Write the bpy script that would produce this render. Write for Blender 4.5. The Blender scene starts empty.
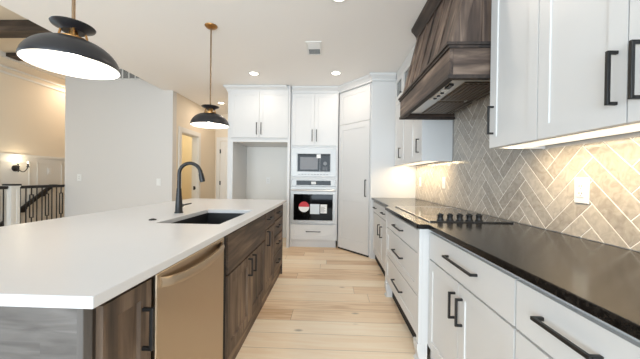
import bpy, bmesh, math, random
from mathutils import Matrix, Vector
random.seed(7)
SC = bpy.context.scene
COL = SC.collection
PI = math.pi

# ------------------------------------------------------------------ camera
H = 1.20
F_PX = 275.0
yaw, pitch, roll = math.radians(2.185), math.radians(-.3836), math.radians(.728)
fw = Vector((-math.sin(yaw)*math.cos(pitch), math.cos(yaw)*math.cos(pitch), math.sin(pitch)))
rt = Vector((math.cos(yaw), math.sin(yaw), 0)); up = rt.cross(fw)
r2 = rt*math.cos(roll)+up*math.sin(roll); u2 = -rt*math.sin(roll)+up*math.cos(roll)
cam = bpy.data.cameras.new('camera'); camo = bpy.data.objects.new('camera', cam); COL.objects.link(camo)
camo.matrix_world = Matrix(((r2.x, u2.x, -fw.x, 0), (r2.y, u2.y, -fw.y, 0), (r2.z, u2.z, -fw.z, H), (0, 0, 0, 1)))
cam.sensor_width = 36; cam.lens = F_PX/640*36; cam.clip_start = .02
SC.camera = camo

# ------------------------------------------------------------------ world, lights, exposure
w = bpy.data.worlds.new('world'); SC.world = w; w.use_nodes = True
w.node_tree.nodes['Background'].inputs[0].default_value = (.93, .97, 1, 1)
w.node_tree.nodes['Background'].inputs[1].default_value = .3
SC.view_settings.view_transform = 'Standard'
SC.view_settings.look = 'None'
SC.view_settings.exposure = 0
SC.view_settings.gamma = 1
SC.view_settings.use_curve_mapping = False

def area(name, loc, rot, sx, sy, power, col=(1, 1, 1), shape='RECTANGLE', spread=None):
    l = bpy.data.lights.new(name, 'AREA'); l.shape = shape; l.size = sx
    if shape in ('RECTANGLE', 'ELLIPSE'): l.size_y = sy
    l.energy = power; l.color = col
    if spread: l.spread = spread
    o = bpy.data.objects.new(name, l); COL.objects.link(o); o.location = loc; o.rotation_euler = rot
    return o
def point(name, loc, power, col, r=.03):
    l = bpy.data.lights.new(name, 'POINT'); l.energy = power; l.color = col; l.shadow_soft_size = r
    o = bpy.data.objects.new(name, l); COL.objects.link(o); o.location = loc
    return o
COOL = (.90, .95, 1); WARM = (1, .90, .76); WARM2 = (1, .80, .56)
area('window_fill', (-1.2, -3.7, 1.25), (PI/2+.30, 0, 0), 5.5, 2.2, 430, (.76, .89, 1))              # unseen windows behind the camera, tilted up as added fill for the ceiling
area('living_room_daylight', (-5.2, .4, 1.7), (PI/2, 0, -PI/2-.25), 3.0, 2.2, 42, (.55, .78, 1))      # the windows of the living room
area('hall_room_glow', (-3.5, 5.9, 2.6), (0, 0, 0), .5, .5, 14, (1, .88, .56))

# ------------------------------------------------------------------ materials
def rgb(r, g, b):
    f = lambda c: (c/255/12.92) if c/255 <= .04045 else ((c/255+.055)/1.055)**2.4
    return (f(r), f(g), f(b), 1)
def mat(name, col, rough=.5, metal=0, spec=.5, emit=None, es=0, bump=None, var=None, coat=0):
    m = bpy.data.materials.new(name); m.use_nodes = True
    nt = m.node_tree; b = nt.nodes['Principled BSDF']
    b.inputs['Base Color'].default_value = col; b.inputs['Roughness'].default_value = rough
    b.inputs['Metallic'].default_value = metal; b.inputs['Specular IOR Level'].default_value = spec
    if coat: b.inputs['Coat Weight'].default_value = coat
    if emit: b.inputs['Emission Color'].default_value = emit; b.inputs['Emission Strength'].default_value = es
    if var or bump:
        tc = nt.nodes.new('ShaderNodeTexCoord'); n = nt.nodes.new('ShaderNodeTexNoise')
        n.inputs['Scale'].default_value = (var or bump)[1]; n.inputs['Detail'].default_value = 5
        nt.links.new(tc.outputs['Object'], n.inputs['Vector'])
        if var:
            mx = nt.nodes.new('ShaderNodeMixRGB'); a = var[0]
            mx.inputs[1].default_value = tuple(c*(1-a) for c in col[:3])+(1,)
            mx.inputs[2].default_value = tuple(min(1, c*(1+a)) for c in col[:3])+(1,)
            nt.links.new(n.outputs['Fac'], mx.inputs[0]); nt.links.new(mx.outputs[0], b.inputs['Base Color'])
        if bump:
            n2 = nt.nodes.new('ShaderNodeTexNoise'); n2.inputs['Scale'].default_value = bump[1]; n2.inputs['Detail'].default_value = 4
            nt.links.new(tc.outputs['Object'], n2.inputs['Vector'])
            bp = nt.nodes.new('ShaderNodeBump'); bp.inputs['Strength'].default_value = bump[0]; bp.inputs['Distance'].default_value = .003
            nt.links.new(n2.outputs['Fac'], bp.inputs['Height']); nt.links.new(bp.outputs[0], b.inputs['Normal'])
    return m

def wood(name, stops, scale, rough=.62, bump=.3):
    """stained wood: noise stretched along the grain (scale is per axis), plus slow colour drift and knots"""
    m = bpy.data.materials.new(name); m.use_nodes = True; nt = m.node_tree; b = nt.nodes['Principled BSDF']
    tc = nt.nodes.new('ShaderNodeTexCoord')
    def noise(sc, det, dist=0):
        mp = nt.nodes.new('ShaderNodeMapping'); mp.inputs['Scale'].default_value = sc
        n = nt.nodes.new('ShaderNodeTexNoise'); n.inputs['Scale'].default_value = 1; n.inputs['Detail'].default_value = det
        n.inputs['Distortion'].default_value = dist
        nt.links.new(tc.outputs['Object'], mp.inputs[0]); nt.links.new(mp.outputs[0], n.inputs['Vector']); return n
    a = noise(scale, 6, .6); c = noise(tuple(s*.16+1.2 for s in scale), 3, .3)
    mx = nt.nodes.new('ShaderNodeMath'); mx.operation = 'MULTIPLY_ADD'; mx.inputs[1].default_value = .5
    m2 = nt.nodes.new('ShaderNodeMath'); m2.operation = 'MULTIPLY'; m2.inputs[1].default_value = .5
    nt.links.new(a.outputs['Fac'], mx.inputs[0]); nt.links.new(c.outputs['Fac'], m2.inputs[0]); nt.links.new(m2.outputs[0], mx.inputs[2])
    r = nt.nodes.new('ShaderNodeValToRGB'); e = r.color_ramp
    while len(e.elements) < len(stops): e.elements.new(.5)
    for el, (p, cc) in zip(e.elements, stops): el.position = .5+(p-.5)*.72; el.color = cc
    nt.links.new(mx.outputs[0], r.inputs[0]); nt.links.new(r.outputs[0], b.inputs['Base Color'])
    b.inputs['Roughness'].default_value = rough
    bp = nt.nodes.new('ShaderNodeBump'); bp.inputs['Strength'].default_value = bump; bp.inputs['Distance'].default_value = .002
    nt.links.new(a.outputs['Fac'], bp.inputs['Height']); nt.links.new(bp.outputs[0], b.inputs['Normal'])
    return m

def floor_mat():
    m = bpy.data.materials.new('oak_planks'); m.use_nodes = True; nt = m.node_tree; b = nt.nodes['Principled BSDF']; L = nt.links.new
    def math_(op, a, bb=None, c=None):
        n = nt.nodes.new('ShaderNodeMath'); n.operation = op
        for i, v in enumerate((a, bb, c)):
            if v is None: continue
            if isinstance(v, (int, float)): n.inputs[i].default_value = v
            else: L(v, n.inputs[i])
        return n.outputs[0]
    tc = nt.nodes.new('ShaderNodeTexCoord'); sp = nt.nodes.new('ShaderNodeSeparateXYZ'); L(tc.outputs['Object'], sp.inputs[0])
    W, LEN = .19, 1.75
    yv = math_('DIVIDE', math_('ADD', sp.outputs[1], 10.06), W); row = math_('FLOOR', yv); fy = math_('FRACT', yv)
    wn = nt.nodes.new('ShaderNodeTexWhiteNoise'); wn.noise_dimensions = '1D'; L(row, wn.inputs['W'])
    xv = math_('DIVIDE', math_('ADD', math_('ADD', sp.outputs[0], 20), math_('MULTIPLY', wn.outputs['Value'], LEN)), LEN)
    colx = math_('FLOOR', xv); fx = math_('FRACT', xv)
    cb = nt.nodes.new('ShaderNodeCombineXYZ'); L(row, cb.inputs[0]); L(colx, cb.inputs[1])
    w2 = nt.nodes.new('ShaderNodeTexWhiteNoise'); w2.noise_dimensions = '3D'; L(cb.outputs[0], w2.inputs['Vector'])
    # grain
    ad = nt.nodes.new('ShaderNodeVectorMath'); ad.operation = 'ADD'; L(tc.outputs['Object'], ad.inputs[0])
    sc = nt.nodes.new('ShaderNodeVectorMath'); sc.operation = 'SCALE'; sc.inputs['Scale'].default_value = 7; L(w2.outputs['Color'], sc.inputs[0]); L(sc.outputs[0], ad.inputs[1])
    mp = nt.nodes.new('ShaderNodeMapping'); mp.inputs['Scale'].default_value = (2.2, 26, 1); L(ad.outputs[0], mp.inputs[0])
    g = nt.nodes.new('ShaderNodeTexNoise'); g.inputs['Scale'].default_value = 1; g.inputs['Detail'].default_value = 6; g.inputs['Distortion'].default_value = .8; L(mp.outputs[0], g.inputs['Vector'])
    mp2 = nt.nodes.new('ShaderNodeMapping'); mp2.inputs['Scale'].default_value = (1.3, 5, 1); L(ad.outputs[0], mp2.inputs[0])
    g2 = nt.nodes.new('ShaderNodeTexNoise'); g2.inputs['Scale'].default_value = 1; g2.inputs['Detail'].default_value = 3; L(mp2.outputs[0], g2.inputs['Vector'])
    # small knots
    vo = nt.nodes.new('ShaderNodeTexVoronoi'); vo.inputs['Scale'].default_value = 1; mp3 = nt.nodes.new('ShaderNodeMapping'); mp3.inputs['Scale'].default_value = (2.1, 4.2, 1); L(ad.outputs[0], mp3.inputs[0]); L(mp3.outputs[0], vo.inputs['Vector'])
    kn = nt.nodes.new('ShaderNodeMapRange'); kn.inputs[1].default_value = .03; kn.inputs[2].default_value = .09; kn.inputs[3].default_value = .55; kn.inputs[4].default_value = 1; L(vo.outputs['Distance'], kn.inputs[0])
    v = math_('ADD', math_('MULTIPLY', w2.outputs['Value'], .42), math_('ADD', math_('MULTIPLY', g.outputs['Fac'], .62), math_('MULTIPLY', g2.outputs['Fac'], .24)))
    r = nt.nodes.new('ShaderNodeValToRGB'); e = r.color_ramp
    e.elements[0].position = .36; e.elements[0].color = rgb(214, 177, 138); e.elements[1].position = .90; e.elements[1].color = rgb(255, 238, 212)
    k = e.elements.new(.60); k.color = rgb(246, 219, 186)
    L(v, r.inputs[0])
    mk = nt.nodes.new('ShaderNodeMixRGB'); mk.blend_type = 'MULTIPLY'; mk.inputs[0].default_value = 1; L(r.outputs[0], mk.inputs[1]); L(kn.outputs[0], mk.inputs[2])
    seam = math_('MINIMUM', math_('MINIMUM', math_('MULTIPLY', fy, W), math_('MULTIPLY', math_('SUBTRACT', 1, fy), W)),
                 math_('MINIMUM', math_('MULTIPLY', fx, LEN), math_('MULTIPLY', math_('SUBTRACT', 1, fx), LEN)))
    sm = nt.nodes.new('ShaderNodeMapRange'); sm.inputs[1].default_value = .0005; sm.inputs[2].default_value = .0028; sm.inputs[3].default_value = .45; sm.inputs[4].default_value = 1; L(seam, sm.inputs[0])
    mm = nt.nodes.new('ShaderNodeMixRGB'); mm.blend_type = 'MULTIPLY'; mm.inputs[0].default_value = 1; L(mk.outputs[0], mm.inputs[1]); L(sm.outputs[0], mm.inputs[2])
    L(mm.outputs[0], b.inputs['Base Color']); b.inputs['Roughness'].default_value = .42
    bp = nt.nodes.new('ShaderNodeBump'); bp.inputs['Strength'].default_value = .35; bp.inputs['Distance'].default_value = .002; L(sm.outputs[0], bp.inputs['Height']); L(bp.outputs[0], b.inputs['Normal'])
    return m

def tile_mat():
    m = bpy.data.materials.new('glazed_tile'); m.use_nodes = True; nt = m.node_tree; b = nt.nodes['Principled BSDF']; L = nt.links.new
    at = nt.nodes.new('ShaderNodeAttribute'); at.attribute_name = 'tone'
    tc = nt.nodes.new('ShaderNodeTexCoord'); n = nt.nodes.new('ShaderNodeTexNoise'); n.inputs['Scale'].default_value = 22; n.inputs['Detail'].default_value = 4; n.inputs['Distortion'].default_value = 1.5
    L(tc.outputs['Object'], n.inputs['Vector'])
    ad = nt.nodes.new('ShaderNodeMath'); ad.operation = 'MULTIPLY_ADD'; ad.inputs[1].default_value = .78; L(n.outputs['Fac'], ad.inputs[0])
    m2 = nt.nodes.new('ShaderNodeMath'); m2.operation = 'MULTIPLY'; m2.inputs[1].default_value = .22; L(at.outputs['Fac'], m2.inputs[0]); L(m2.outputs[0], ad.inputs[2])
    r = nt.nodes.new('ShaderNodeValToRGB'); r.color_ramp.elements[0].position = .2; r.color_ramp.elements[0].color = rgb(156, 147, 136); r.color_ramp.elements[1].position = .8; r.color_ramp.elements[1].color = rgb(208, 198, 185)
    L(ad.outputs[0], r.inputs[0]); L(r.outputs[0], b.inputs['Base Color']); b.inputs['Roughness'].default_value = .14
    n2 = nt.nodes.new('ShaderNodeTexNoise'); n2.inputs['Scale'].default_value = 14; n2.inputs['Detail'].default_value = 3; L(tc.outputs['Object'], n2.inputs['Vector'])
    bp = nt.nodes.new('ShaderNodeBump'); bp.inputs['Strength'].default_value = .35; bp.inputs['Distance'].default_value = .006; L(n2.outputs['Fac'], bp.inputs['Height']); L(bp.outputs[0], b.inputs['Normal'])
    return m

def granite_mat():
    m = bpy.data.materials.new('black_granite'); m.use_nodes = True; nt = m.node_tree; b = nt.nodes['Principled BSDF']; L = nt.links.new
    tc = nt.nodes.new('ShaderNodeTexCoord'); n = nt.nodes.new('ShaderNodeTexNoise'); n.inputs['Scale'].default_value = 60; n.inputs['Detail'].default_value = 6; L(tc.outputs['Object'], n.inputs['Vector'])
    r = nt.nodes.new('ShaderNodeValToRGB'); r.color_ramp.elements[0].position = .35; r.color_ramp.elements[0].color = rgb(11, 10, 10); r.color_ramp.elements[1].position = .75; r.color_ramp.elements[1].color = rgb(44, 40, 36)
    L(n.outputs['Fac'], r.inputs[0]); L(r.outputs[0], b.inputs['Base Color'])
    b.inputs['Roughness'].default_value = .16; b.inputs['Specular IOR Level'].default_value = .24
    n2 = nt.nodes.new('ShaderNodeTexNoise'); n2.inputs['Scale'].default_value = 90; n2.inputs['Detail'].default_value = 3; L(tc.outputs['Object'], n2.inputs['Vector'])
    bp = nt.nodes.new('ShaderNodeBump'); bp.inputs['Strength'].default_value = .15; bp.inputs['Distance'].default_value = .0008; L(n2.outputs['Fac'], bp.inputs['Height']); L(bp.outputs[0], b.inputs['Normal'])
    return m

M = {}
M['paint'] = mat('cabinet_white', rgb(218, 217, 215), .38)
M['wall'] = mat('wall_white', rgb(219, 214, 208), .75, bump=(.05, 160))
M['wallwarm'] = mat('wall_cream', rgb(234, 220, 198), .75, bump=(.05, 160))
M['ceil'] = mat('ceiling_white', rgb(247, 243, 238), .85, bump=(.08, 120))
M['trim'] = mat('trim_white', rgb(232, 228, 220), .45)
M['quartz'] = mat('white_quartz', rgb(214, 213, 213), .28, var=(.012, 9))
M['granite'] = granite_mat()
M['floor'] = floor_mat()
M['tile'] = tile_mat()
M['grout'] = mat('grout', rgb(250, 246, 238), .8)
M['black'] = mat('matte_black', rgb(24, 23, 23), .42)
M['iron'] = mat('wrought_iron', rgb(26, 23, 22), .5)
M['blackglass'] = mat('black_glass', rgb(10, 10, 11), .05, spec=.16)
M['cookglass'] = mat('cooktop_glass', rgb(9, 9, 10), .05, spec=.6)
M['ovensteel'] = mat('oven_steel', rgb(176, 174, 171), .5, metal=1)
M['sink'] = mat('black_composite', rgb(28, 28, 29), .45, bump=(.1, 300))
M['steel'] = mat('brushed_steel', rgb(200, 195, 188), .30, metal=1)
M['dwsteel'] = mat('floor_tinted_steel', rgb(190, 172, 150), .34, metal=1)  # stainless with the floor's warm reflection put into its colour
M['brass'] = mat('aged_brass', rgb(172, 128, 78), .3, metal=1)
M['nickel'] = mat('bronze_rod', rgb(150, 128, 104), .32, metal=1)
M['shade'] = mat('shade_black', rgb(30, 29, 32), .38)
M['lining'] = mat('shade_white', rgb(245, 243, 238), .6)
M['bulb'] = mat('bulb', (1, 1, 1, 1), .5, emit=(1, .93, .82, 1), es=30)
M['lens'] = mat('light_lens', (1, 1, 1, 1), .5, emit=(1, .92, .8, 1), es=9)
M['strip'] = mat('underside_glow', (1, 1, 1, 1), .5, emit=(1, .88, .66, 1), es=1.0)  # emission stands in for the brightly lit underside of the uppers
M['plate'] = mat('plastic_white', rgb(236, 234, 229), .4)
M['slot'] = mat('slot_dark', rgb(60, 58, 56), .6)
M['dark'] = mat('toe_kick_gap_dark', rgb(30, 26, 23), .8)
M['ventdark'] = mat('vent_shadow', rgb(120, 118, 114), .8)
M['red'] = mat('sticker_red', rgb(196, 32, 40), .4)
M['paper'] = mat('paper_white', rgb(238, 238, 236), .6)
M['paperblue'] = mat('paper_pale', rgb(214, 222, 228), .5)
M['grey'] = mat('grey_plastic', rgb(120, 120, 122), .4)
M['glass'] = mat('cabinet_glass', rgb(96, 100, 98), .06, spec=.8)
M['candle'] = mat('candle_lamp', (1, 1, 1, 1), .5, emit=(1, .8, .5, 1), es=5)
ST = [(.28, rgb(42, 33, 26)), (.45, rgb(78, 62, 49)), (.56, rgb(104, 85, 69)), (.72, rgb(138, 116, 95))]
STH = [(.28, rgb(36, 27, 23)), (.45, rgb(74, 59, 50)), (.56, rgb(102, 85, 73)), (.72, rgb(142, 122, 106))]
ST_DAYLIT = [(.24, rgb(66, 61, 58)), (.45, rgb(94, 89, 85)), (.56, rgb(106, 101, 97)), (.76, rgb(128, 123, 119))]  # island stain with the bluish daylight on its end painted in as grey
M['woodz'] = wood('stained_alder_upright', ST, (26, 26, 2.2))
M['woody'] = wood('stained_alder_lengthwise', ST, (26, 2.2, 26))
M['hoodz'] = wood('stained_hood_boards', STH, (24, 24, 2.0))
M['hoody'] = wood('stained_hood_rails', STH, (24, 2.0, 24))
M['hooddark'] = wood('stained_hood_mouldings', [(.3, rgb(30, 24, 21)), (.6, rgb(62, 50, 43)), (.75, rgb(86, 72, 62))], (24, 2.0, 24))
M['filter'] = mat('wood_tinted_filter', rgb(120, 106, 92), .4, metal=1)  # filter metal with the hood's wood-toned reflection put into its colour
M['hoodx'] = wood('stained_hood_ends', STH, (3.0, 24, 20))
M['panelx_daylit'] = wood('stained_end_panel_daylit', ST_DAYLIT, (5.0, 36, 36))
M['panelz_daylit'] = wood('stained_end_stile_daylit', ST_DAYLIT, (24, 24, 2.0))
M['shadewood'] = wood('stained_gap_shadow', [(.3, rgb(30, 24, 20)), (.6, rgb(52, 42, 34))], (26, 26, 2.2))  # island carcass darkened to paint shadow into the gaps between fronts
M['beam'] = wood('stained_beam', [(.3, rgb(36, 29, 24)), (.5, rgb(66, 54, 45)), (.7, rgb(96, 82, 70))], (2, 24, 24))

# ------------------------------------------------------------------ helpers
def nb(): return bmesh.new()
def quad(bm, *ps):
    try: return bm.faces.new([bm.verts.new(p) for p in ps])
    except ValueError: return None
def box(bm, x0, x1, y0, y1, z0, z1, Mx=None):
    g = bmesh.ops.create_cube(bm, size=1)
    T = Matrix.Translation(((x0+x1)/2, (y0+y1)/2, (z0+z1)/2)) @ Matrix.Diagonal((abs(x1-x0), abs(y1-y0), abs(z1-z0), 1))
    if Mx: T = Mx @ T
    bmesh.ops.transform(bm, matrix=T, verts=g['verts']); return g['verts']
def cyl(bm, p0, p1, r0, r1=None, n=20, cap=True):
    p0, p1 = Vector(p0), Vector(p1); d = p1-p0
    g = bmesh.ops.create_cone(bm, cap_ends=cap, segments=n, radius1=r0, radius2=r0 if r1 is None else r1, depth=d.length)
    T = Matrix.Translation((p0+p1)/2) @ d.to_track_quat('Z', 'Y').to_matrix().to_4x4()
    bmesh.ops.transform(bm, matrix=T, verts=g['verts']); return g['verts']
def lathe(bm, prof, c, n=48, axis='Z', closed=False):
    rings = []
    for r, h in prof:
        ring = []
        for k in range(n):
            a = 2*PI*k/n
            ring.append(bm.verts.new((c[0]+r*math.cos(a), c[1]+r*math.sin(a), c[2]+h)) if r > 1e-6 else None)
        if r <= 1e-6:
            v = bm.verts.new((c[0], c[1], c[2]+h)); ring = [v]*n
        rings.append(ring)
    prs = list(zip(rings, rings[1:]))
    if closed: prs.append((rings[-1], rings[0]))
    for a, b in prs:
        for k in range(n):
            vs = []
            for v in (a[k], a[(k+1) % n], b[(k+1) % n], b[k]):
                if v not in vs: vs.append(v)
            if len(vs) > 2:
                try: bm.faces.new(vs)
                except ValueError: pass
def tube(bm, pts, r, n=14, caps=True):
    pts = [Vector(p) for p in pts]; rs = r if isinstance(r, (list, tuple)) else [r]*len(pts)
    rings = []; prev = None
    for i, p in enumerate(pts):
        t = (pts[min(i+1, len(pts)-1)]-pts[max(i-1, 0)]).normalized()
        if prev is None:
            a = Vector((0, 0, 1)) if abs(t.z) < .9 else Vector((1, 0, 0)); nrm = t.cross(a).normalized()
        else: nrm = (prev-t*prev.dot(t)).normalized()
        prev = nrm; bn = t.cross(nrm)
        rings.append([bm.verts.new(p+(nrm*math.cos(2*PI*k/n)+bn*math.sin(2*PI*k/n))*rs[i]) for k in range(n)])
    for a, b in zip(rings, rings[1:]):
        for k in range(n): bm.faces.new((a[k], a[(k+1) % n], b[(k+1) % n], b[k]))
    if caps: bm.faces.new(rings[0][::-1]); bm.faces.new(rings[-1])
def prism(bm, poly, z0, z1, Mx=None):
    a = [bm.verts.new((x, y, z0)) for x, y in poly]; b = [bm.verts.new((x, y, z1)) for x, y in poly]
    bm.faces.new(a[::-1]); bm.faces.new(b); n = len(poly)
    for k in range(n): bm.faces.new((a[k], a[(k+1) % n], b[(k+1) % n], b[k]))
    if Mx: bmesh.ops.transform(bm, matrix=Mx, verts=a+b)
def sweep(bm, path, prof):
    """profile [(out, z)] along a 2-D path, mitred; out is measured to the right of the walking direction"""
    P = [Vector(p) for p in path]; rows = []
    for i, p in enumerate(P):
        ns = []
        for a, b in ((i-1, i), (i, i+1)):
            if a >= 0 and b < len(P):
                d = (P[b]-P[a]).normalized(); ns.append(Vector((d.y, -d.x)))
        nn = sum(ns, Vector((0, 0))).normalized(); k = 1/max(.3, nn.dot(ns[0]))
        rows.append([bm.verts.new((p.x+nn.x*o*k, p.y+nn.y*o*k, z)) for o, z in prof])
    m = len(prof)
    for a, b in zip(rows, rows[1:]):
        for j in range(m): bm.faces.new((a[j], a[(j+1) % m], b[(j+1) % m], b[j]))
    bm.faces.new(rows[0][::-1]); bm.faces.new(rows[-1])
def frame(o, xd, yd):
    x, y = Vector(xd).normalized(), Vector(yd).normalized(); z = Vector((0, 0, 1))
    return Matrix(((x.x, y.x, z.x, o[0]), (x.y, y.y, z.y, o[1]), (x.z, y.z, z.z, o[2]), (0, 0, 0, 1)))
def face_mx(kind, a, b, c):
    """local x across the front, local y into the cabinet, z up.  'S' looks at -Y, 'W' at -X, 'E' at +X"""
    if kind == 'S': return frame((a, b, c), (1, 0, 0), (0, 1, 0))
    if kind == 'W': return frame((a, b, c), (0, -1, 0), (1, 0, 0))
    if kind == 'E': return frame((a, b, c), (0, 1, 0), (-1, 0, 0))
def panel(bm, Mx, w, h, t=.02, fr=.058, rec=.006, ch=.0015, ops=None, slab=False):
    """door or drawer front with recessed flat panels; front at local y=0"""
    if ops is None: ops = [] if slab else [(fr, fr, w-fr, h-fr)]
    xs = sorted({0, w, *[o[0] for o in ops], *[o[2] for o in ops]}); zs = sorted({0, h, *[o[1] for o in ops], *[o[3] for o in ops]})
    vs0 = set(bm.verts)
    for x0, x1 in zip(xs, xs[1:]):
        for z0, z1 in zip(zs, zs[1:]):
            cx, cz = (x0+x1)/2, (z0+z1)/2
            if not any(o[0] < cx < o[2] and o[1] < cz < o[3] for o in ops):
                quad(bm, (x0, 0, z0), (x1, 0, z0), (x1, 0, z1), (x0, 0, z1))
    for x0, z0, x1, z1 in ops:
        o = [(x0, 0, z0), (x1, 0, z0), (x1, 0, z1), (x0, 0, z1)]
        i = [(x0+ch, rec, z0+ch), (x1-ch, rec, z0+ch), (x1-ch, rec, z1-ch), (x0+ch, rec, z1-ch)]
        for k in range(4): quad(bm, o[k], o[(k+1) % 4], i[(k+1) % 4], i[k])
        quad(bm, *i)
    c = [(0, 0), (w, 0), (w, h), (0, h)]
    for k in range(4):
        (xa, za), (xb, zb) = c[k], c[(k+1) % 4]
        quad(bm, (xa, 0, za), (xa, t, za), (xb, t, zb), (xb, 0, zb))
    quad(bm, (0, t, 0), (0, t, h), (w, t, h), (w, t, 0))
    new = [v for v in bm.verts if v not in vs0]
    bmesh.ops.remove_doubles(bm, verts=new, dist=1e-5)
    new = [v for v in bm.verts if v not in vs0]
    bmesh.ops.transform(bm, matrix=Mx, verts=new)
def pull(bm, Mx, cx, cz, L, vert, proj=.034, th=.011):
    h = L/2
    if vert:
        box(bm, cx-th/2, cx+th/2, -proj, -proj+th, cz-h, cz+h, Mx)
        for s in (-1, 1): box(bm, cx-th/2, cx+th/2, -proj+th*.5, .001, cz+s*(h-th/2)-th/2, cz+s*(h-th/2)+th/2, Mx)
    else:
        box(bm, cx-h, cx+h, -proj, -proj+th, cz-th/2, cz+th/2, Mx)
        for s in (-1, 1): box(bm, cx+s*(h-th/2)-th/2, cx+s*(h-th/2)+th/2, -proj+th*.5, .001, cz-th/2, cz+th/2, Mx)

def obj(name, bm, m, parent=None, bevel=0, smooth=False, origin=None, label=None):
    bmesh.ops.recalc_face_normals(bm, faces=bm.faces)
    me = bpy.data.meshes.new(name)
    root = parent
    while root is not None and root.parent is not None: root = root.parent
    loc = Vector(root.location) if root is not None else Vector(origin or (0, 0, 0))
    bmesh.ops.translate(bm, verts=bm.verts, vec=-loc)
    bm.to_mesh(me); bm.free()
    for mm in (m if isinstance(m, (list, tuple)) else [m]): me.materials.append(mm)
    o = bpy.data.objects.new(name, me); COL.objects.link(o)
    if parent is not None: o.parent = parent
    else: o.location = loc
    if smooth:
        for p in me.polygons: p.use_smooth = True
        me.set_sharp_from_angle(angle=math.radians(40))
    if bevel:
        b = o.modifiers.new('bevel', 'BEVEL'); b.width = bevel; b.segments = 2; b.limit_method = 'ANGLE'; b.angle_limit = math.radians(40)
    if label: o['label'] = label
    return o
def thing(name, label, cat, loc=(0, 0, 0), group=None):
    o = bpy.data.objects.new(name, None); COL.objects.link(o); o.location = loc; o.empty_display_size = .1
    o['label'] = label; o['category'] = cat
    if group: o['group'] = group
    return o
def tag(o, label, cat, group=None):
    o['label'] = label; o['category'] = cat
    if group: o['group'] = group
    return o
def struct(name, bm, m, parent=None, **k):
    o = obj(name, bm, m, parent, **k)
    if parent is None: o['kind'] = 'structure'
    return o

# ------------------------------------------------------------------ setting
XR, YB, ZC, ZU = 1.27, 5.43, 2.75, 3.28
XE, YW, XW0, XW1 = -3.055, 4.90, -4.91, -2.88      # ceiling edge, white wall
XS = -5.65
b = nb(); box(b, XS-.1, XR+.12, -1.6, 7.2, -.08, 0); struct('floor', b, M['floor'])
b = nb(); box(b, XE, XR+.12, -1.6, 6.87, ZC, ZU); box(b, XW0+.12, XE, YW+.12, 6.87, ZC, ZC+.1); struct('ceiling', b, M['ceil'])
b = nb(); box(b, XS-.1, XE-.002, .2, 7.2, ZU, ZU+.1); struct('ceiling_stair', b, M['wallwarm'])
b = nb(); box(b, XR, XR+.12, -1.6, YB, 0, ZC); struct('wall_right', b, M['wall'])
b = nb(); box(b, -1.70, XR+.12, YB, YB+.12, 0, ZC); struct('wall_back', b, M['trim'])
b = nb(); box(b, XW0, XE, YW, YW+.12, 0, ZU); box(b, XE, XW1, YW, YW+.12, 0, ZC); struct('wall_left', b, M['wall'])
b = nb(); box(b, XW0, XW0+.12, YW+.12, 7.1, 0, ZU); struct('wall_stair_side', b, M['wallwarm'])
# hall wall with a doorway
D0, D1, DH = 5.18, 5.87, 2.05
b = nb(); box(b, XW1-.12, XW1, YW+.12, D0, 0, ZC); box(b, XW1-.12, XW1, D1, 6.75, 0, ZC); box(b, XW1-.12, XW1, D0, D1, DH, ZC); struct('wall_hall', b, M['wallwarm'])
b = nb(); box(b, XW0+.12, -1.58, 6.75, 6.87, 0, ZC); struct('wall_hall_end', b, M['wallwarm'])
b = nb(); box(b, -1.70, -1.58, YB+.12, 6.75, 0, ZC); struct('wall_hall_right', b, M['wallwarm'])
b = nb(); box(b, XS-.1, XS, .2, 7.2, 0, ZU); struct('wall_stair', b, M['wallwarm'])
b = nb(); box(b, XS, XW0, 7.1, 7.2, 0, ZU); struct('wall_stair_end', b, M['wallwarm'])
b = nb(); box(b, -4.99, -4.87, 2.6, YW-.002, 0, .36); struct('wall_knee', b, M['trim'])
# baseboards
def baseboard(name, x0, x1, y0, y1):
    b = nb(); box(b, x0, x1, y0, y1, 0, .13); struct(name, b, M['trim'], bevel=.003)
baseboard('baseboard_left', XW0+.1, XW1, YW-.015, YW-.001)
baseboard('baseboard_back', -1.66, -.75, YB-.015, YB-.001)
baseboard('baseboard_hall', XW1+.001, XW1+.015, D1+.10, 6.74)
baseboard('baseboard_hall_end', XW1+.016, -2.83, 6.735, 6.749)
# door casing of the doorway, with jambs
b = nb(); t = .018
for y0, y1 in ((D0-.09, D0+.002), (D1-.002, D1+.09)): box(b, XW1+.001, XW1+t, y0, y1, 0, DH+.09)
box(b, XW1+.001, XW1+t+.002, D0, D1, DH, DH+.09)
box(b, XW1-.13, XW1+.001, D0, D0+.018, 0, DH); box(b, XW1-.13, XW1+.001, D1-.018, D1, 0, DH); box(b, XW1-.13, XW1+.001, D0+.018, D1-.018, DH-.018, DH)
cz = struct('trim_1', b, M['trim'], bevel=.002)
b = nb(); box(b, XW1-.09, XW1-.05, D1-.022, D1-.018, .90, .98); box(b, XW1-.062, XW1-.04, D1-.03, D1-.018, .92, .96); obj('strike_plate', b, M['black'], cz, label='black metal strike plate')
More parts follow.
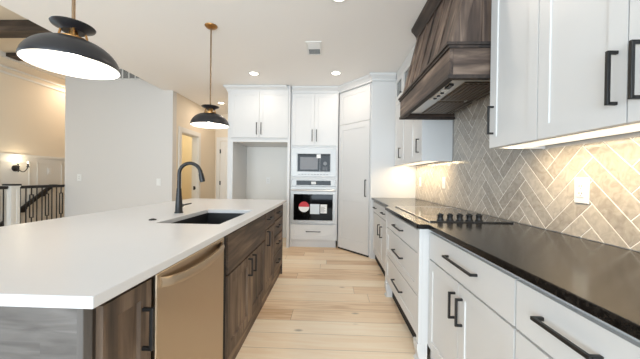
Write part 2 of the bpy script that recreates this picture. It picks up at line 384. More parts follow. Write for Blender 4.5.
# the hall's closed door
b = nb()
dx0, dx1 = -2.74, -1.95
panel(b, face_mx('S', dx0, 6.728, .01), dx1-dx0, 2.06, t=.02, ops=[(.11, .2, dx1-dx0-.11, .95), (.11, 1.07, dx1-dx0-.11, 1.95)])
d1 = struct('door_1', b, M['trim'], origin=(dx0, 6.73, 0)); d1['label'] = 'white two panel hall door beside the tall cabinet'; 
b = nb()
for z in (1.82, 1.04, .25): box(b, dx0-.012, dx0+.016, 6.715, 6.728, z-.05, z+.05)
obj('hinge', b, M['black'], d1, label='black door hinges')
b = nb(); cyl(b, (dx1-.07, 6.73, .95), (dx1-.07, 6.68, .95), .012); lathe(b, [(0, 0), (.028, .0), (.03, .01), (.024, .03), (0, .034)], (0, 0, 0)); 
b.free()
b = nb(); cyl(b, (dx1-.07, 6.728, .95), (dx1-.07, 6.69, .95), .012); cyl(b, (dx1-.07, 6.69, .95), (dx1-.07, 6.665, .95), .03, .024); obj('door_knob', b, M['black'], d1, smooth=True)
b = nb(); box(b, dx0-.1, dx0-.012, 6.73, 6.749, 0, 2.17); box(b, dx1+.012, dx1+.1, 6.73, 6.749, 0, 2.17); box(b, dx0-.012, dx1+.012, 6.73, 6.749, 2.08, 2.17); struct('trim_2', b, M['trim'], bevel=.002)
# stair wall wainscot: chair rail, upper band and picture-frame mouldings
b = nb()
for z0, z1, d in ((1.515, 1.555, .03), (1.495, 1.515, .018), (2.93, 2.965, .022), (3.03, 3.06, .028), (3.2, 3.28, .05)): box(b, XS+.001, XS+d, .3, 7.09, z0, z1)
for y0 in [2.6+.62*k for k in range(7)]:
    y1 = y0+.50
    for (a0, a1, c0, c1) in ((y0, y0+.025, .55, 1.42), (y1-.025, y1, .55, 1.42), (y0, y1, 1.40, 1.42), (y0, y1, .55, .57)): box(b, XS+.001, XS+.016, a0, a1, c0, c1)
box(b, XS+.0005, XS+.006, .3, 7.09, 0, 1.5)
struct('trim_3', b, M['trim'])

# beams of the stair-hall ceiling
for k, (y, lab) in enumerate(((3.56, 'dark stained wooden ceiling beam nearest the camera, above the black pendant shade'), (4.52, 'dark stained wooden ceiling beam farther back, close to the white wall'))):
    bt = nb(); box(bt, XS+.055, XE-.003, y, y+.2, 3.13 if k == 0 else 3.215, ZU-.001)
    tag(obj('ceiling_beam', bt, M['beam'], bevel=.006, origin=(-4.4, y, 3.2)), lab, 'beam', 'ceiling beams over the stairs')

# ------------------------------------------------------------------ herringbone backsplash
def clip(poly, x0, x1, z0, z1):
    def cut(pl, ax, v, keep):
        out = []
        for i, p in enumerate(pl):
            q = pl[(i+1) % len(pl)]
            ip, iq = keep*(p[ax]-v) >= 0, keep*(q[ax]-v) >= 0
            if ip: out.append(p)
            if ip != iq:
                s = (v-p[ax])/(q[ax]-p[ax]); out.append((p[0]+s*(q[0]-p[0]), p[1]+s*(q[1]-p[1])))
        return out
    for a in ((0, x0, 1), (0, x1, -1), (1, z0, 1), (1, z1, -1)):
        poly = cut(poly, *a)
        if len(poly) < 3: return None
    return poly
def backsplash():
    W, g, n = .0805, .0045, 4
    regs = [(-.35, 4.118, .916, 1.385), (1.688, 2.878, 1.385, 1.898)]
    bg = nb()
    for y0, y1, z0, z1 in regs: box(bg, XR-.0088, XR-.0005, y0, y1, z0, z1)
    bs = struct('wall_backsplash', bg, M['grout'])
    bm = nb(); lay = bm.faces.layers.float.new('tone'); s2 = 2**.5
    for i in range(-40, 50):
        for j in range(-15, 75):
            s = (i+j) % 8
            if s == 0: u0, u1, v0, v1 = i, i+1, j, j+n
            elif s == 4: u0, u1, v0, v1 = i, i+n, j, j+1
            else: continue
            U0, U1 = .4405+W*u0+g/2, .4405+W*u1-g/2; V0, V1 = 1.822+W*v0+g/2, 1.822+W*v1-g/2
            pl = [((u+v)/s2, (v-u)/s2) for u, v in ((U0, V0), (U1, V0), (U1, V1), (U0, V1))]
            tone = random.random()
            for r in regs:
                c = clip(pl, *r)
                if not c: continue
                cx = sum(p[0] for p in c)/len(c); cz = sum(p[1] for p in c)/len(c)
                A = [bm.verts.new((XR-.0085, y, z)) for y, z in c]
                Bv = []
                tx, tz = random.uniform(-.004, .004), random.uniform(-.004, .004)
                for y, z in c:
                    d = math.hypot(y-cx, z-cz) or 1; k = max(0, 1-.0012/d)
                    Bv.append(bm.verts.new((XR-.0102+tx*(y-cx)+tz*(z-cz), cx+(y-cx)*k, cz+(z-cz)*k)))
                fs = [bm.faces.new(Bv)]
                for k in range(len(c)): fs.append(bm.faces.new((A[k], A[(k+1) % len(c)], Bv[(k+1) % len(c)], Bv[k])))
                for f in fs: f[lay] = tone
    obj('wall_tile', bm, M['tile'], bs)
backsplash()

# ------------------------------------------------------------------ cabinets
def front(parent, name, Mx, w, h, m, hands=(), slab=False, fr=.058, ops=None, hm=None, t=.02):
    b = nb(); wd_ = m.name.startswith('stained'); panel(b, Mx, w, h, slab=slab, fr=fr, ops=ops, t=t, rec=.011 if wd_ else .006, ch=.004 if wd_ else .0015); d = obj(name, b, m, parent)
    for cx, cz, L, vert in hands:
        bb = nb(); pull(bb, Mx, cx, cz, L, vert); obj('handle', bb, hm or M['black'], d, bevel=.0015, label='matte black bar handle')
    return d
G = .005
# --- right run: base cabinets.  face plane X=.64, carcass behind it
XF = .64
def base_carcass(t, y0, y1, x=XF+.02, m='paint', toe=.11, xt=None):
    b = nb(); box(b, x, XR-.012, y0, y1, toe, .883); obj('body', b, M[m], t)
def rW(x, yhigh, z): return face_mx('W', x, yhigh, z)       # local x runs towards the camera (-Y)
# nearest: drawer stack, cut by the frame
t = thing('base_cabinet', 'white three drawer base cabinet nearest the camera, cut off by the right edge', 'cabinet', (.95, .45, 0), 'white base cabinets on the right')
base_carcass(t, -.02, .967)
b = nb(); box(b, .66, .70, -.02, .967, 0, .11); obj('toe_kick', b, M['paint'], t)
wN = .967-.02-.004-G
for z0, z1 in ((.695, .858), (.42, .685), (.135, .41)):
    front(t, 'drawer', rW(XF, .962, z0), wN, z1-z0, M['paint'], [(wN*.22 if z0 > .6 else wN*.22, (z1-z0)*(.56 if z0 > .6 else .72), .19, False)], slab=z0 > .6)
# two-door cabinet with one wide drawer
t = thing('base_cabinet', 'white base cabinet with one wide drawer over two shaker doors', 'cabinet', (.95, 1.38, 0), 'white base cabinets on the right')
base_carcass(t, .968, 1.797)
b = nb(); box(b, .66, .70, .968, 1.797, 0, .11); obj('toe_kick', b, M['paint'], t)
y0, y1 = .972, 1.79; wd = y1-y0
front(t, 'drawer', rW(XF, y1, .695), wd, .163, M['paint'], [(y1-1.36, .09, .30, False)], slab=True)
half = (wd-G)/2
front(t, 'door', rW(XF, y1, .13), half, .555, M['paint'], [(half-.036, .43, .135, True)])
front(t, 'door', rW(XF, y1-half-G, .13), half, .555, M['paint'], [(.036, .43, .135, True)])
# cooktop drawer base: stands proud of its neighbours, on furniture feet
t = thing('base_cabinet', 'white three drawer base cabinet under the cooktop, standing proud on block feet', 'cabinet', (.92, 2.34, 0), 'white base cabinets on the right')
b = nb(); box(b, .602, XR-.012, 1.80, 2.88, .13, .883); obj('body', b, M['paint'], t)
XB = .582; y0, y1 = 1.845, 2.835
for yy in (1.80, 2.842):
    b = nb(); box(b, XB-.002, .602, yy, yy+.038, .13, .883); obj('stile', b, M['paint'], t, bevel=.002)
for z0, z1 in ((.712, .862), (.432, .702), (.172, .422)):
    front(t, 'drawer', rW(XB, y1, z0), y1-y0, z1-z0, M['paint'], [((y1-y0)*.5, (z1-z0)*.5 if z0 > .7 else (z1-z0)*.5, .28, False)], slab=z0 > .7)
for yy in (1.80, 2.80):
    b = nb(); poly = [(.575, 0), (.64, 0), (.64, .13), (.575, .13), (.575, .09), (.59, .02)]
    a_ = [b.verts.new((x, yy, z)) for x, z in poly]; c_ = [b.verts.new((x, yy+.08, z)) for x, z in poly]
    b.faces.new(a_); b.faces.new(c_[::-1])
    for k in range(len(poly)): b.faces.new((a_[k], c_[k], c_[(k+1) % len(poly)], a_[(k+1) % len(poly)]))
    obj('foot', b, M['paint'], t)
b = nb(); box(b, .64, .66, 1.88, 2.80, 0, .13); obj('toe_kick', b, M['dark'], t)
# far base
t = thing('base_cabinet', 'white base cabinet at the far end, two small drawers over two doors', 'cabinet', (.95, 3.5, 0), 'white base cabinets on the right')
base_carcass(t, 2.882, 4.115)
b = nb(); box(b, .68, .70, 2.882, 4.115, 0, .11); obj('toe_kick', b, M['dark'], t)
y0, y1 = 2.89, 4.105; half = (y1-y0-G)/2
for k in (0, 1):
    yy = y1-k*(half+G)
    front(t, 'drawer', rW(XF, yy, .715), half, .145, M['paint'], [(half*(.35 if k == 0 else .33), .07, .16, False)], slab=True)
    front(t, 'door', rW(XF, yy, .13), half, .575, M['paint'], [(half-.05, .41, .14, True) if k == 0 else (.10, .41, .14, True)])
# black counter
b = nb()
prism(b, [(XR-.012, -.3), (XR-.012, 4.118), (.615, 4.118), (.615, 2.86), (.557, 2.81), (.553, 2.79), (.553, 1.775), (.557, 1.758), (.568, 1.752), (.617, 1.752), (.617, -.3)], .884, .914)
tag(obj('countertop', b, M['granite'], bevel=.003, origin=(.95, 1.9, .884)), 'long black granite counter along the tiled wall', 'countertop')

# cooktop
t = thing('cooktop', 'black glass cooktop with a row of five knobs, set in the black counter', 'cooktop', (.93, 2.32, .914))
b = nb(); box(b, .666, 1.205, 1.858, 2.80, .9145, .9195); obj('glass', b, M['cookglass'], t, bevel=.0015)
b = nb()
for (x0, x1, y0, y1) in ((.660, .666, 1.852, 2.806), (1.205, 1.211, 1.852, 2.806), (.666, 1.205, 2.80, 2.806)): box(b, x0, x1, y0, y1, .9145, .921)
obj('edge_trim', b, M['steel'], t)
b = nb(); box(b, .666, 1.205, 1.852, 1.858, .9145, .922); obj('edge_trim', b, M['black'], t, label='black front edge strip')
for k in range(3):
    b = nb(); c = ((.80, 2.12, .9196), (.80, 2.6, .9196), (1.05, 2.38, .9196))[k]
    lathe(b, [(.088, 0), (.092, 0), (.092, .0003), (.088, .0003)], c, closed=True); obj('burner_ring', b, M['grey'], t)
for k in range(5):
    x = .752+.0645*k; y = 1.905
    b = nb(); lathe(b, [(.0, .0), (.024, 0), (.024, .006), (.019, .009), (.017, .026), (.021, .034), (.021, .040), (.012, .044), (0, .044)], (x, y, .920), n=28)
    kb = obj('knob', b, M['black'], t, smooth=True)
    b = nb(); box(b, x-.004, x+.004, y-.022, y+.022, .963, .969); obj('knob_grip', b, M['black'], kb, bevel=.0015)
    
# --- right run: upper cabinets
XU = .945
def upper(label, y0, y1, ndoors, hands, group):
    t = thing('upper_cabinet', label, 'cabinet', (1.1, (y0+y1)/2, 1.387), group)
    b = nb(); box(b, XU+.02, XR-.012, y0, y1, 1.405, ZC-.002); box(b, XU+.02, XU+.04, y0, y1, 1.387, 1.405); 
    if y0 > 2: box(b, XU+.04, XR-.012, y0, y0+.018, 1.387, 1.405)
    if y1 > 1.5: box(b, XU+.04, XR-.012, y1-.018, y1, 1.387, 1.405)
    obj('body', b, M['paint'], t)
    wd = (y1-y0-G*ndoors)/ndoors
    for k in range(ndoors):
        yy = y1-G/2-k*(wd+G)
        front(t, 'door', rW(XU, yy, 1.388), wd, .922, M['paint'], hands[k], fr=.062)
    return t, wd
grp = 'white upper cabinets on the right'
t, wd = upper('white single door upper cabinet beside the wooden hood, handle by the hood', 1.303, 1.684, 1, [[(.036, .16, .165, True)]], grp)
front(t, 'upper_door', rW(XU, 1.6825, 2.316), .378, .32, M['paint'], fr=.062)
t, wd = upper('white double door upper cabinet nearest the camera, above the wall outlet', .535, 1.302, 2, [[(.383-.036, .155, .18, True)], [(.036, .155, .18, True)]], grp)
for k in (0, 1): front(t, 'upper_door', rW(XU, 1.3005-k*.3835, 2.316), .3805, .32, M['paint'], fr=.062)
t, wd = upper('white upper cabinet at the far end, small glass doors above plain doors', 2.90, 4.117, 3, [[(wd*0+.345, .16, .14, True)], [], [(.30, .17, .15, True)]], grp)
for k in range(3):
    w3 = (4.117-2.90-G*3)/3; yy = 4.117-G/2-k*(w3+G)
    b = nb(); Mx = rW(XU, yy, 2.316)
    f = .07
    for x0, x1, z0, z1 in ((0, f, 0, .32), (w3-f, w3, 0, .32), (f, w3-f, 0, f*.85), (f, w3-f, .32-f*.85, .32)): box(b, x0, x1, 0, .02, z0, z1, Mx)
    d = obj('glass_door', b, M['paint'], t)
    b = nb(); box(b, f, w3-f, .008, .012, f*.85, .32-f*.85, Mx); obj('pane', b, M['glass'], d, label='dark glass pane')
    if k == 0:
        b = nb(); p = Mx @ Vector((w3-.03, 0, .05)); cyl(b, p, p+Vector((-.022, 0, 0)), .005); cyl(b, p+Vector((-.02, 0, 0)), p+Vector((-.032, 0, 0)), .015, .013); obj('knob', b, M['black'], d, smooth=True)
CR = [(0, 2.64), (.012, 2.645), (.014, 2.67), (.032, 2.695), (.055, 2.715), (.06, 2.725), (.062, ZC-.003), (0, ZC-.003)]
b = nb(); sweep(b, [(XU, 4.05), (XU, 2.93)], [(-o, z) for o, z in CR]); obj('crown', b, M['paint'], t)
# glowing panels stand in for the uppers' lit undersides, plus the under-cabinet light
for k, (y0, y1, lab, pw) in enumerate(((.56, 1.66, 'glowing panel standing in for the lit underside of the near white upper cabinets', 7), (2.95, 4.07, 'glowing panel standing in for the lit underside of the far white upper cabinet', 8))):
    b = nb(); box(b, 1.0, 1.20, y0, y1, 1.398, 1.4045)
    tag(obj('underside_glow_panel', b, M['strip'], origin=(1.1, (y0+y1)/2, 1.398)), lab, 'light', 'glowing undersides of the uppers')
    area('under_cabinet_light', (1.08, (y0+y1)/2, 1.3965), (0, 0, 0), .06, y1-y0, pw, (1, .77, .47))

# --- wooden range hood
t = thing('range_hood', 'dark stained wooden range hood with sloping boarded front over the cooktop', 'range hood', (1.0, 2.29, 1.81))
HY0, HY1, HX = 1.70, 2.885, .712
def hx(z): return .735+(z-2.03)*.245
b = nb()                                                            # lower box: front, two ends, inside lip
box(b, HX, HX+.022, HY0, HY1, 1.835, 1.995)
obj('apron', b, M['hoody'], t, bevel=.002)
b = nb(); box(b, HX+.0225, XR-.012, HY0, HY0+.022, 1.835, 1.995)
obj('apron_end', b, M['hoodx'], t, bevel=.002)
b = nb(); box(b, HX+.0225, XR-.012, HY1-.022, HY1, 1.835, 1.995)
obj('apron_end', b, M['hoodx'], t, bevel=.002)
b = nb()
for z0, z1, o in ((1.812, 1.835, .008), (1.995, 2.012, .010), (2.012, 2.03, .02)):
    box(b, HX-o, HX+.035, HY0-o*.6, HY1+o*.4, z0, z1); box(b, HX+.035, XR-.012, HY0-o*.6, HY0+.035, z0, z1); box(b, HX+.035, XR-.012, HY1-.035, HY1+o*.4, z0, z1)
obj('ledge_moulding', b, M['hooddark'], t, bevel=.002, label='dark ledge mouldings')
# sloping body
zt = ZC-.003
b = nb()
for (ya, yb) in ((HY0+.012, HY1-.012),):
    a_ = [(hx(2.03), 2.03), (XR-.012, 2.03), (XR-.012, zt), (hx(zt), zt)]
    A = [b.verts.new((x, ya, z)) for x, z in a_]; B = [b.verts.new((x, yb, z)) for x, z in a_]
    b.faces.new(A); b.faces.new(B[::-1])
    for k in range(4): b.faces.new((A[k], B[k], B[(k+1) % 4], A[(k+1) % 4]))
obj('chimney', b, M['hoodz'], t)
def sloped(bm, y0, y1, d, z0=2.03, z1=zt):
    P = [(hx(z0)-d, z0), (hx(z0)+.002, z0), (hx(z1)+.002, z1), (hx(z1)-d, z1)]
    A = [bm.verts.new((x, y0, z)) for x, z in P]; B = [bm.verts.new((x, y1, z)) for x, z in P]
    bm.faces.new(A); bm.faces.new(B[::-1])
    for k in range(4): bm.faces.new((A[k], B[k], B[(k+1) % 4], A[(k+1) % 4]))
for y in (HY0+.010, HY1-.07): b = nb(); sloped(b, y, y+.06, .014); obj('corner_stile', b, M['hoodz'], t, bevel=.002)
nB = 5; ys = HY0+.07; st = (HY1-.07-ys)/nB
for k in range(1, nB):
    b = nb(); yy = ys+k*st; sloped(b, yy-.012, yy+.012, .010); obj('batten', b, M['hoodz'], t, bevel=.002)
# near end boards and stile
b = nb()
P = [(hx(2.03)-.014, 2.03), (hx(2.03)+.05, 2.03), (hx(zt)+.05, zt), (hx(zt)-.014, zt)]
A = [b.verts.new((x, HY0-.002, z)) for x, z in P]; B = [b.verts.new((x, HY0+.012, z)) for x, z in P]
b.faces.new(A); b.faces.new(B[::-1])
for k in range(4): b.faces.new((A[k], B[k], B[(k+1) % 4], A[(k+1) % 4]))
obj('corner_stile', b, M['hoodz'], t, bevel=.002)
b = nb()
for x in (.905, .99, 1.12): box(b, x, x+.02, HY0+.004, HY0+.013, 2.03, zt)
obj('end_batten', b, M['hoodz'], t)
b = nb(); xc = hx(2.66)
sweep(b, [(XR-.012, HY1+.0), (xc, HY1+.0), (xc, HY0-.0), (XR-.03, HY0-.0)], [(-.02, 2.63), (-.0, 2.63) if 0 else (0, 2.635), (.012, 2.64), (.03, 2.68), (.055, 2.72), (.06, zt), (-.02, zt)])
b.free()
b = nb()
cr = [(0, 2.635), (.014, 2.637), (.016, 2.66), (.045, 2.70), (.065, 2.72), (.068, zt), (0, zt)]
sweep(b, [(xc-.004, HY1), (xc-.004, HY0)], [(-o, z) for o, z in cr]) if 0 else sweep(b, [(xc-.004, HY0), (xc-.004, HY1+.012)], [(-o, z) for o, z in cr])
obj('crown', b, M['hooddark'], t)
# insert with lamps and filters
b = nb(); box(b, HX+.022, XR-.012, HY0+.022, HY1-.022, 1.90, 1.912); obj('liner', b, M['hoody'], t)
b = nb(); box(b, HX+.05, 1.12, HY0+.13, HY1-.13, 1.845, 1.90); ins = obj('blower_insert', b, M['steel'], t, bevel=.004, label='stainless steel blower insert')
for k in range(2):
    y0 = HY0+.16+k*.45; b = nb()
    box(b, HX+.17, 1.09, y0, y0+.42, 1.839, 1.845)
    for q in range(9): box(b, HX+.18+.033*q, HX+.195+.033*q, y0+.02, y0+.40, 1.834, 1.839)
    obj('filter', b, M['filter'], ins)
b = nb(); box(b, HX+.075, HX+.13, 2.02, 2.26, 1.839, 1.845); pn = obj('control_panel', b, M['plate'], ins)
for q in range(3):
    b = nb(); cyl(b, (HX+.105, 2.07+.07*q, 1.839), (HX+.105, 2.07+.07*q, 1.832), .013); obj('button', b, M['black'], pn)
b = nb(); box(b, HX+.085, HX+.115, 1.90, 1.98, 1.835, 1.845); obj('switch', b, M['black'], ins)

# outlets on the tile
def outlet(label, Mx, kind='outlet', group=None, dims=(.079, .128)):
    wv, hv = dims; o = Mx @ Vector((0, 0, 0)); t = thing('wall_outlet' if kind == 'outlet' else 'light_switch', label, 'outlet' if kind == 'outlet' else 'switch', tuple(o), group)
    b = nb(); box(b, -wv/2, wv/2, -.006, 0, -hv/2, hv/2, Mx); obj('cover_plate', b, M['plate'], t, bevel=.002)
    b = nb()
    if kind == 'outlet':
        box(b, -.017, .017, -.009, -.006, -.035, .035, Mx); f = obj('receptacle', b, M['plate'], t, bevel=.001)
        b = nb()
        for z in (.018, -.018):
            box(b, -.009, -.006, -.0095, -.0088, z-.001, z+.008, Mx); box(b, .006, .009, -.0095, -.0088, z-.001, z+.008, Mx); box(b, -.002, .002, -.0095, -.0088, z-.010, z-.006, Mx)
        obj('slots', b, M['slot'], f)
    else:
        box(b, -.016, .016, -.011, -.006, -.033, .033, Mx); obj('rocker', b, M['plate'], t, bevel=.001)
    return t
XT = XR-.0104
outlet('white wall outlet on the tile under the near upper cabinets', face_mx('W', XT, 1.425, 1.153), group='outlets on the tile')
outlet('white wall outlet on the tile behind the far end of the cooktop', face_mx('W', XT, 3.10, 1.16), group='outlets on the tile')
outlet('white wall outlet on the tile at the far corner of the black counter', face_mx('W', XT, 3.90, 1.16), group='outlets on the tile')

# --- corner pantry
P0, P1 = Vector((.135, 4.70)), Vector((.585, 4.178))
t = thing('pantry_cabinet', 'tall white corner pantry cabinet set at an angle beside the ovens', 'cabinet', (.6, 4.7, 0))
b = nb(); dn = Vector((P1.y-P0.y, -(P1.x-P0.x))).normalized()    # towards the room
if dn.y > 0: dn = -dn
q0, q1 = P0-dn*.022, P1-dn*.022
prism(b, [(q0.x-.008, q0.y+.01), (q1.x+.012, q1.y-.014), (.601, 4.12), (XR-.002, 4.12), (XR-.002, YB-.002), (q0.x-.008, YB-.002)], .0, ZC-.002)
obj('body', b, M['paint'], t)
xd = (P1-P0); wP = xd.length-.012
Mp = frame((P0.x+xd.normalized().x*.004, P0.y+xd.normalized().y*.004, .028), (xd.x, xd.y, 0), (-dn.x, -dn.y, 0))
hP = 2.055
front(t, 'door', Mp, wP, hP, M['paint'], [(wP-.055, 1.02, .26, True)], ops=[(.09, .17, wP-.09, .80), (.09, .93, wP-.09, hP-.09)])
Mp2 = Mp.copy(); Mp2[2][3] = .028+hP+.006
front(t, 'upper_door', Mp2, wP, .535, M['paint'], fr=.08)
b = nb(); box(b, 0, wP, .004, .02, -.027, -.002, Mp); obj('toe_kick', b, M['dark'], t)  # dark strip painted in for the shadow gap under the pantry door
b = nb(); e0 = P0+dn*0; ed = (P1-P0).normalized()
sweep(b, [(P0.x-.012, P0.y+.03-.012), (P1.x+.012, P1.y-.014), (.606, 4.114), (.94, 4.114)], CR); obj('crown', b, M['paint'], t)

# --- oven tower
OX0, OX1, OY = -.690, .122, 4.70
t = thing('oven_cabinet', 'tall white cabinet holding the microwave and the wall oven', 'cabinet', (-.28, 5.0, 0))
b = nb(); box(b, OX0, OX1, OY, YB-.002, .125, ZC-.002); obj('body', b, M['paint'], t)
b = nb(); box(b, OX0+.03, OX1-.02, OY+.035, OY+.05, 0, .125); box(b, OX0, OX0+.03, OY, OY+.05, 0, .125); obj('toe_kick', b, M['paint'], t)
wO = OX1-OX0
hw = (wO-.05-G)/2
front(t, 'door', face_mx('S', OX0+.025, OY-.02, 1.745), hw, .885, M['paint'], [(hw-.035, .17, .2, True)], fr=.06, hm=M['black'])
front(t, 'door', face_mx('S', OX0+.025+hw+G, OY-.02, 1.745), hw, .885, M['paint'], [(.035, .17, .2, True)], fr=.06)
front(t, 'drawer', face_mx('S', OX0+.025, OY-.02, .14), wO-.05, .255, M['paint'], [((wO-.05)/2, .14, .25, False)], fr=.055)
b = nb(); sweep(b, [(OX0+.02, OY), (OX1-.02, OY)], CR); obj('crown', b, M['paint'], t)
# microwave
ox0, ox1 = -.670, .090
t = thing('microwave', 'built-in stainless microwave above the wall oven', 'microwave', (-.29, OY, 1.22))
y = OY-.001
b = nb(); panel(b, face_mx('S', ox0, y-.028, 1.222), ox1-ox0, .48, t=.027, ops=[(.09, .075, ox1-ox0-.09, .385)], rec=.006, ch=.003); obj('trim_frame', b, M['ovensteel'], t)
b = nb(); box(b, ox0+.105, ox0+.485, y-.032, y-.0225, 1.305, 1.600); dr = obj('door', b, M['blackglass'], t, bevel=.002)
b = nb(); box(b, ox0+.15, ox0+.45, y-.0335, y-.0322, 1.335, 1.545); obj('window_screen', b, M['grey'], dr, label='grey mesh window screen')
b = nb(); box(b, ox0+.49, ox0+.66, y-.032, y-.0225, 1.305, 1.600); cp = obj('control_panel', b, M['blackglass'], t, bevel=.002)
b = nb(); cyl(b, (ox0+.575, y-.032, 1.44), (ox0+.575, y-.046, 1.44), .032); obj('dial', b, M['grey'], cp, smooth=True)
b = nb()
for r in range(3):
    for c in range(3): box(b, ox0+.535+.03*c, ox0+.553+.03*c, y-.0335, y-.0322, 1.33+.022*r, 1.342+.022*r)
obj('keypad', b, M['grey'], cp)
b = nb(); box(b, ox0+.43, ox0+.50, y-.0345, y-.0322, 1.53, 1.595); obj('energy_label', b, M['paper'], dr, label='white paper label')
b = nb()
for q in range(10): box(b, ox0+.12+.053*q, ox0+.155+.053*q, y-.0295, y-.0282, 1.25, 1.256)
obj('vent_slots', b, M['slot'], t)
# oven
t = thing('wall_oven', 'stainless wall oven with a red and white sticker on its black glass', 'oven', (-.29, OY, .417))
b = nb(); box(b, ox0, ox1, y-.022, y, 1.055, 1.160); obj('control_strip', b, M['ovensteel'], t, bevel=.002)
b = nb(); box(b, ox0+.09, ox1-.085, y-.0245, y-.022, 1.07, 1.148); dp = obj('display', b, M['blackglass'], t)
b = nb(); box(b, ox0+.345, ox0+.42, y-.0255, y-.0245, 1.085, 1.13); obj('display_label', b, M['paper'], dp)
b = nb(); panel(b, face_mx('S', ox0, y-.036, .417), ox1-ox0, .628, t=.035, ops=[(.045, .055, ox1-ox0-.045, .50)], rec=.004, ch=.002); dr = obj('door', b, M['ovensteel'], t)
b = nb(); box(b, ox0+.048, ox1-.048, y-.0345, y-.031, .474, .915); obj('glass', b, M['blackglass'], dr)
b = nb()
tube(b, [(ox0+.01, y-.085, .985), (ox1-.01, y-.085, .985)], .014)
for x in (ox0+.05, ox1-.05): cyl(b, (x, y-.036, .985), (x, y-.085, .985), .009)
obj('handle', b, M['steel'], dr, smooth=True, label='stainless steel bar handle')
def halfdisc(bm, c, r, a0, a1, y0, y1):
    n = 24; pts = [(c[0]+r*math.cos(a0+(a1-a0)*k/n), c[1]+r*math.sin(a0+(a1-a0)*k/n)) for k in range(n+1)]
    A = [bm.verts.new((x, y0, z)) for x, z in pts]; B = [bm.verts.new((x, y1, z)) for x, z in pts]
    bm.faces.new(A); bm.faces.new(B[::-1])
    for k in range(n+1): bm.faces.new((A[k], A[(k+1) % (n+1)], B[(k+1) % (n+1)], B[k]))
sc = (ox0+.225, .70); ys_ = y-.0362
b = nb(); halfdisc(b, sc, .09, 0, PI, ys_, ys_+.0012); halfdisc(b, sc, .0, 0, PI, ys_, ys_+.001) if 0 else None
s1 = obj('sticker', b, M['red'], dr, label='round red and white sticker')
b = nb(); halfdisc(b, sc, .09, PI, 2*PI, ys_, ys_+.0012); obj('sticker_lower_half', b, M['paper'], s1) if 0 else obj('sticker', b, M['paper'], dr, label='white lower half of the round sticker')
b = nb(); box(b, ox0+.33, ox0+.49, ys_, ys_+.0012, .58, .75); obj('leaflet', b, M['paperblue'], dr, label='pale leaflet on the oven glass')
b = nb(); box(b, ox0+.505, ox0+.615, ys_, ys_+.0012, .595, .745); obj('leaflet', b, M['paper'], dr, label='white leaflet with grey print')
b = nb()
for q in range(5): box(b, ox0+.51, ox0+.51+(.08 if q % 2 else .06), ys_-.0006, ys_, .615+.02*q, .622+.02*q)
obj('print_lines', b, M['grey'], dr)

# --- fridge surround
FX0, FX1, FY = -1.766, -.695, 4.645
t = thing('fridge_cabinet', 'white cabinet surround with an empty refrigerator alcove and two doors above', 'cabinet', (-1.23, 5.0, 0))
b = nb(); box(b, FX0, FX0+.09, FY, FY+.02, 0, 2.655); box(b, FX0, FX0+.022, FY+.02, YB-.002, 0, ZC-.002); box(b, FX0+.068, FX0+.09, FY+.02, YB-.002, 0, 1.80); obj('side_panel', b, M['paint'], t)
b = nb(); box(b, FX1-.043, FX1, FY, YB-.002, 0, ZC-.002); obj('side_panel', b, M['paint'], t)
b = nb(); box(b, FX0+.09, FX1-.043, FY, YB-.002, 1.795, 1.85); box(b, FX0+.022, FX1-.043, FY+.02, YB-.002, 1.85, ZC-.002); box(b, FX0, FX1-.043, FY, FY+.02, 2.655, ZC-.002); box(b, FX0+.09, FX1-.043, FY, FY+.02, 1.85, 1.862)
obj('body', b, M['paint'], t)
a0, a1 = FX0+.05, FX1-.035; hw = (a1-a0-G)/2
front(t, 'door', face_mx('S', a0, FY-.02, 1.865), hw, .785, M['paint'], [(hw-.036, .155, .2, True)], fr=.062)
front(t, 'door', face_mx('S', a0+hw+G, FY-.02, 1.865), hw, .785, M['paint'], [(.036, .155, .2, True)], fr=.062)
b = nb(); sweep(b, [(FX0, YB-.05), (FX0, FY), (FX1, FY), (FX1, OY-.075)], CR); obj('crown', b, M['paint'], t)
outlet('white wall outlet on the back of the refrigerator alcove', face_mx('S', -1.24, YB-.001, 1.13), group='outlets on the white walls')
outlet('white wall outlet on the plain white wall, left near the stair opening', face_mx('S', -4.627, YW-.001, 1.147), group='outlets on the white walls')
outlet('white light switch on the plain white wall, right near the faucet', face_mx('S', -3.13, YW-.001, 1.083), kind='switch')

# ------------------------------------------------------------------ island
IX, IXB, IY0, IY1 = -.587, -1.46, .655, 3.44       # front plane, back, near and far ends
def iE(y, z): return face_mx('E', IX, y, z)          # local x runs away from the camera (+Y)
WZ, WY = M['woodz'], M['woody']
def island_unit(label, y0, y1, name='island_cabinet'):
    t = thing(name, label, 'cabinet', (-.9, (y0+y1)/2, 0), 'stained island cabinets')
    b = nb()
    if 'false front' in label: box(b, IXB+.02, IX-.02, y0, y1, .12, .60); box(b, IXB+.02, -1.10, y0, y1, .60, .883); box(b, IX-.045, IX-.02, y0, y1, .60, .883)
    else: box(b, IXB+.02, IX-.02, y0, y1, .12, .883)
    obj('body', b, M['shadewood'], t)
    b = nb(); box(b, IX-.045, IX-.025, y0, y1, 0, .12); obj('toe_kick', b, M['woody'], t)
    return t
# end panel with corner post
t = thing('island_end_panel', 'grey-brown stained shaker end panel of the island, facing the camera', 'panel', (-1.02, .66, 0))
b = nb(); panel(b, face_mx('S', IXB+.02, IY0+.005, .0), IX-.036-IXB-.02, .883, t=.02, fr=.09, ops=[(.09, .14, IX-.036-IXB-.02-.10, .883-.105)]); obj('panel', b, M['panelx_daylit'], t)
b = nb(); box(b, IX-.0355, IX-.018, IY0-.002, IY0+.027, 0, .883); obj('corner_post', b, M['panelz_daylit'], t, bevel=.003)
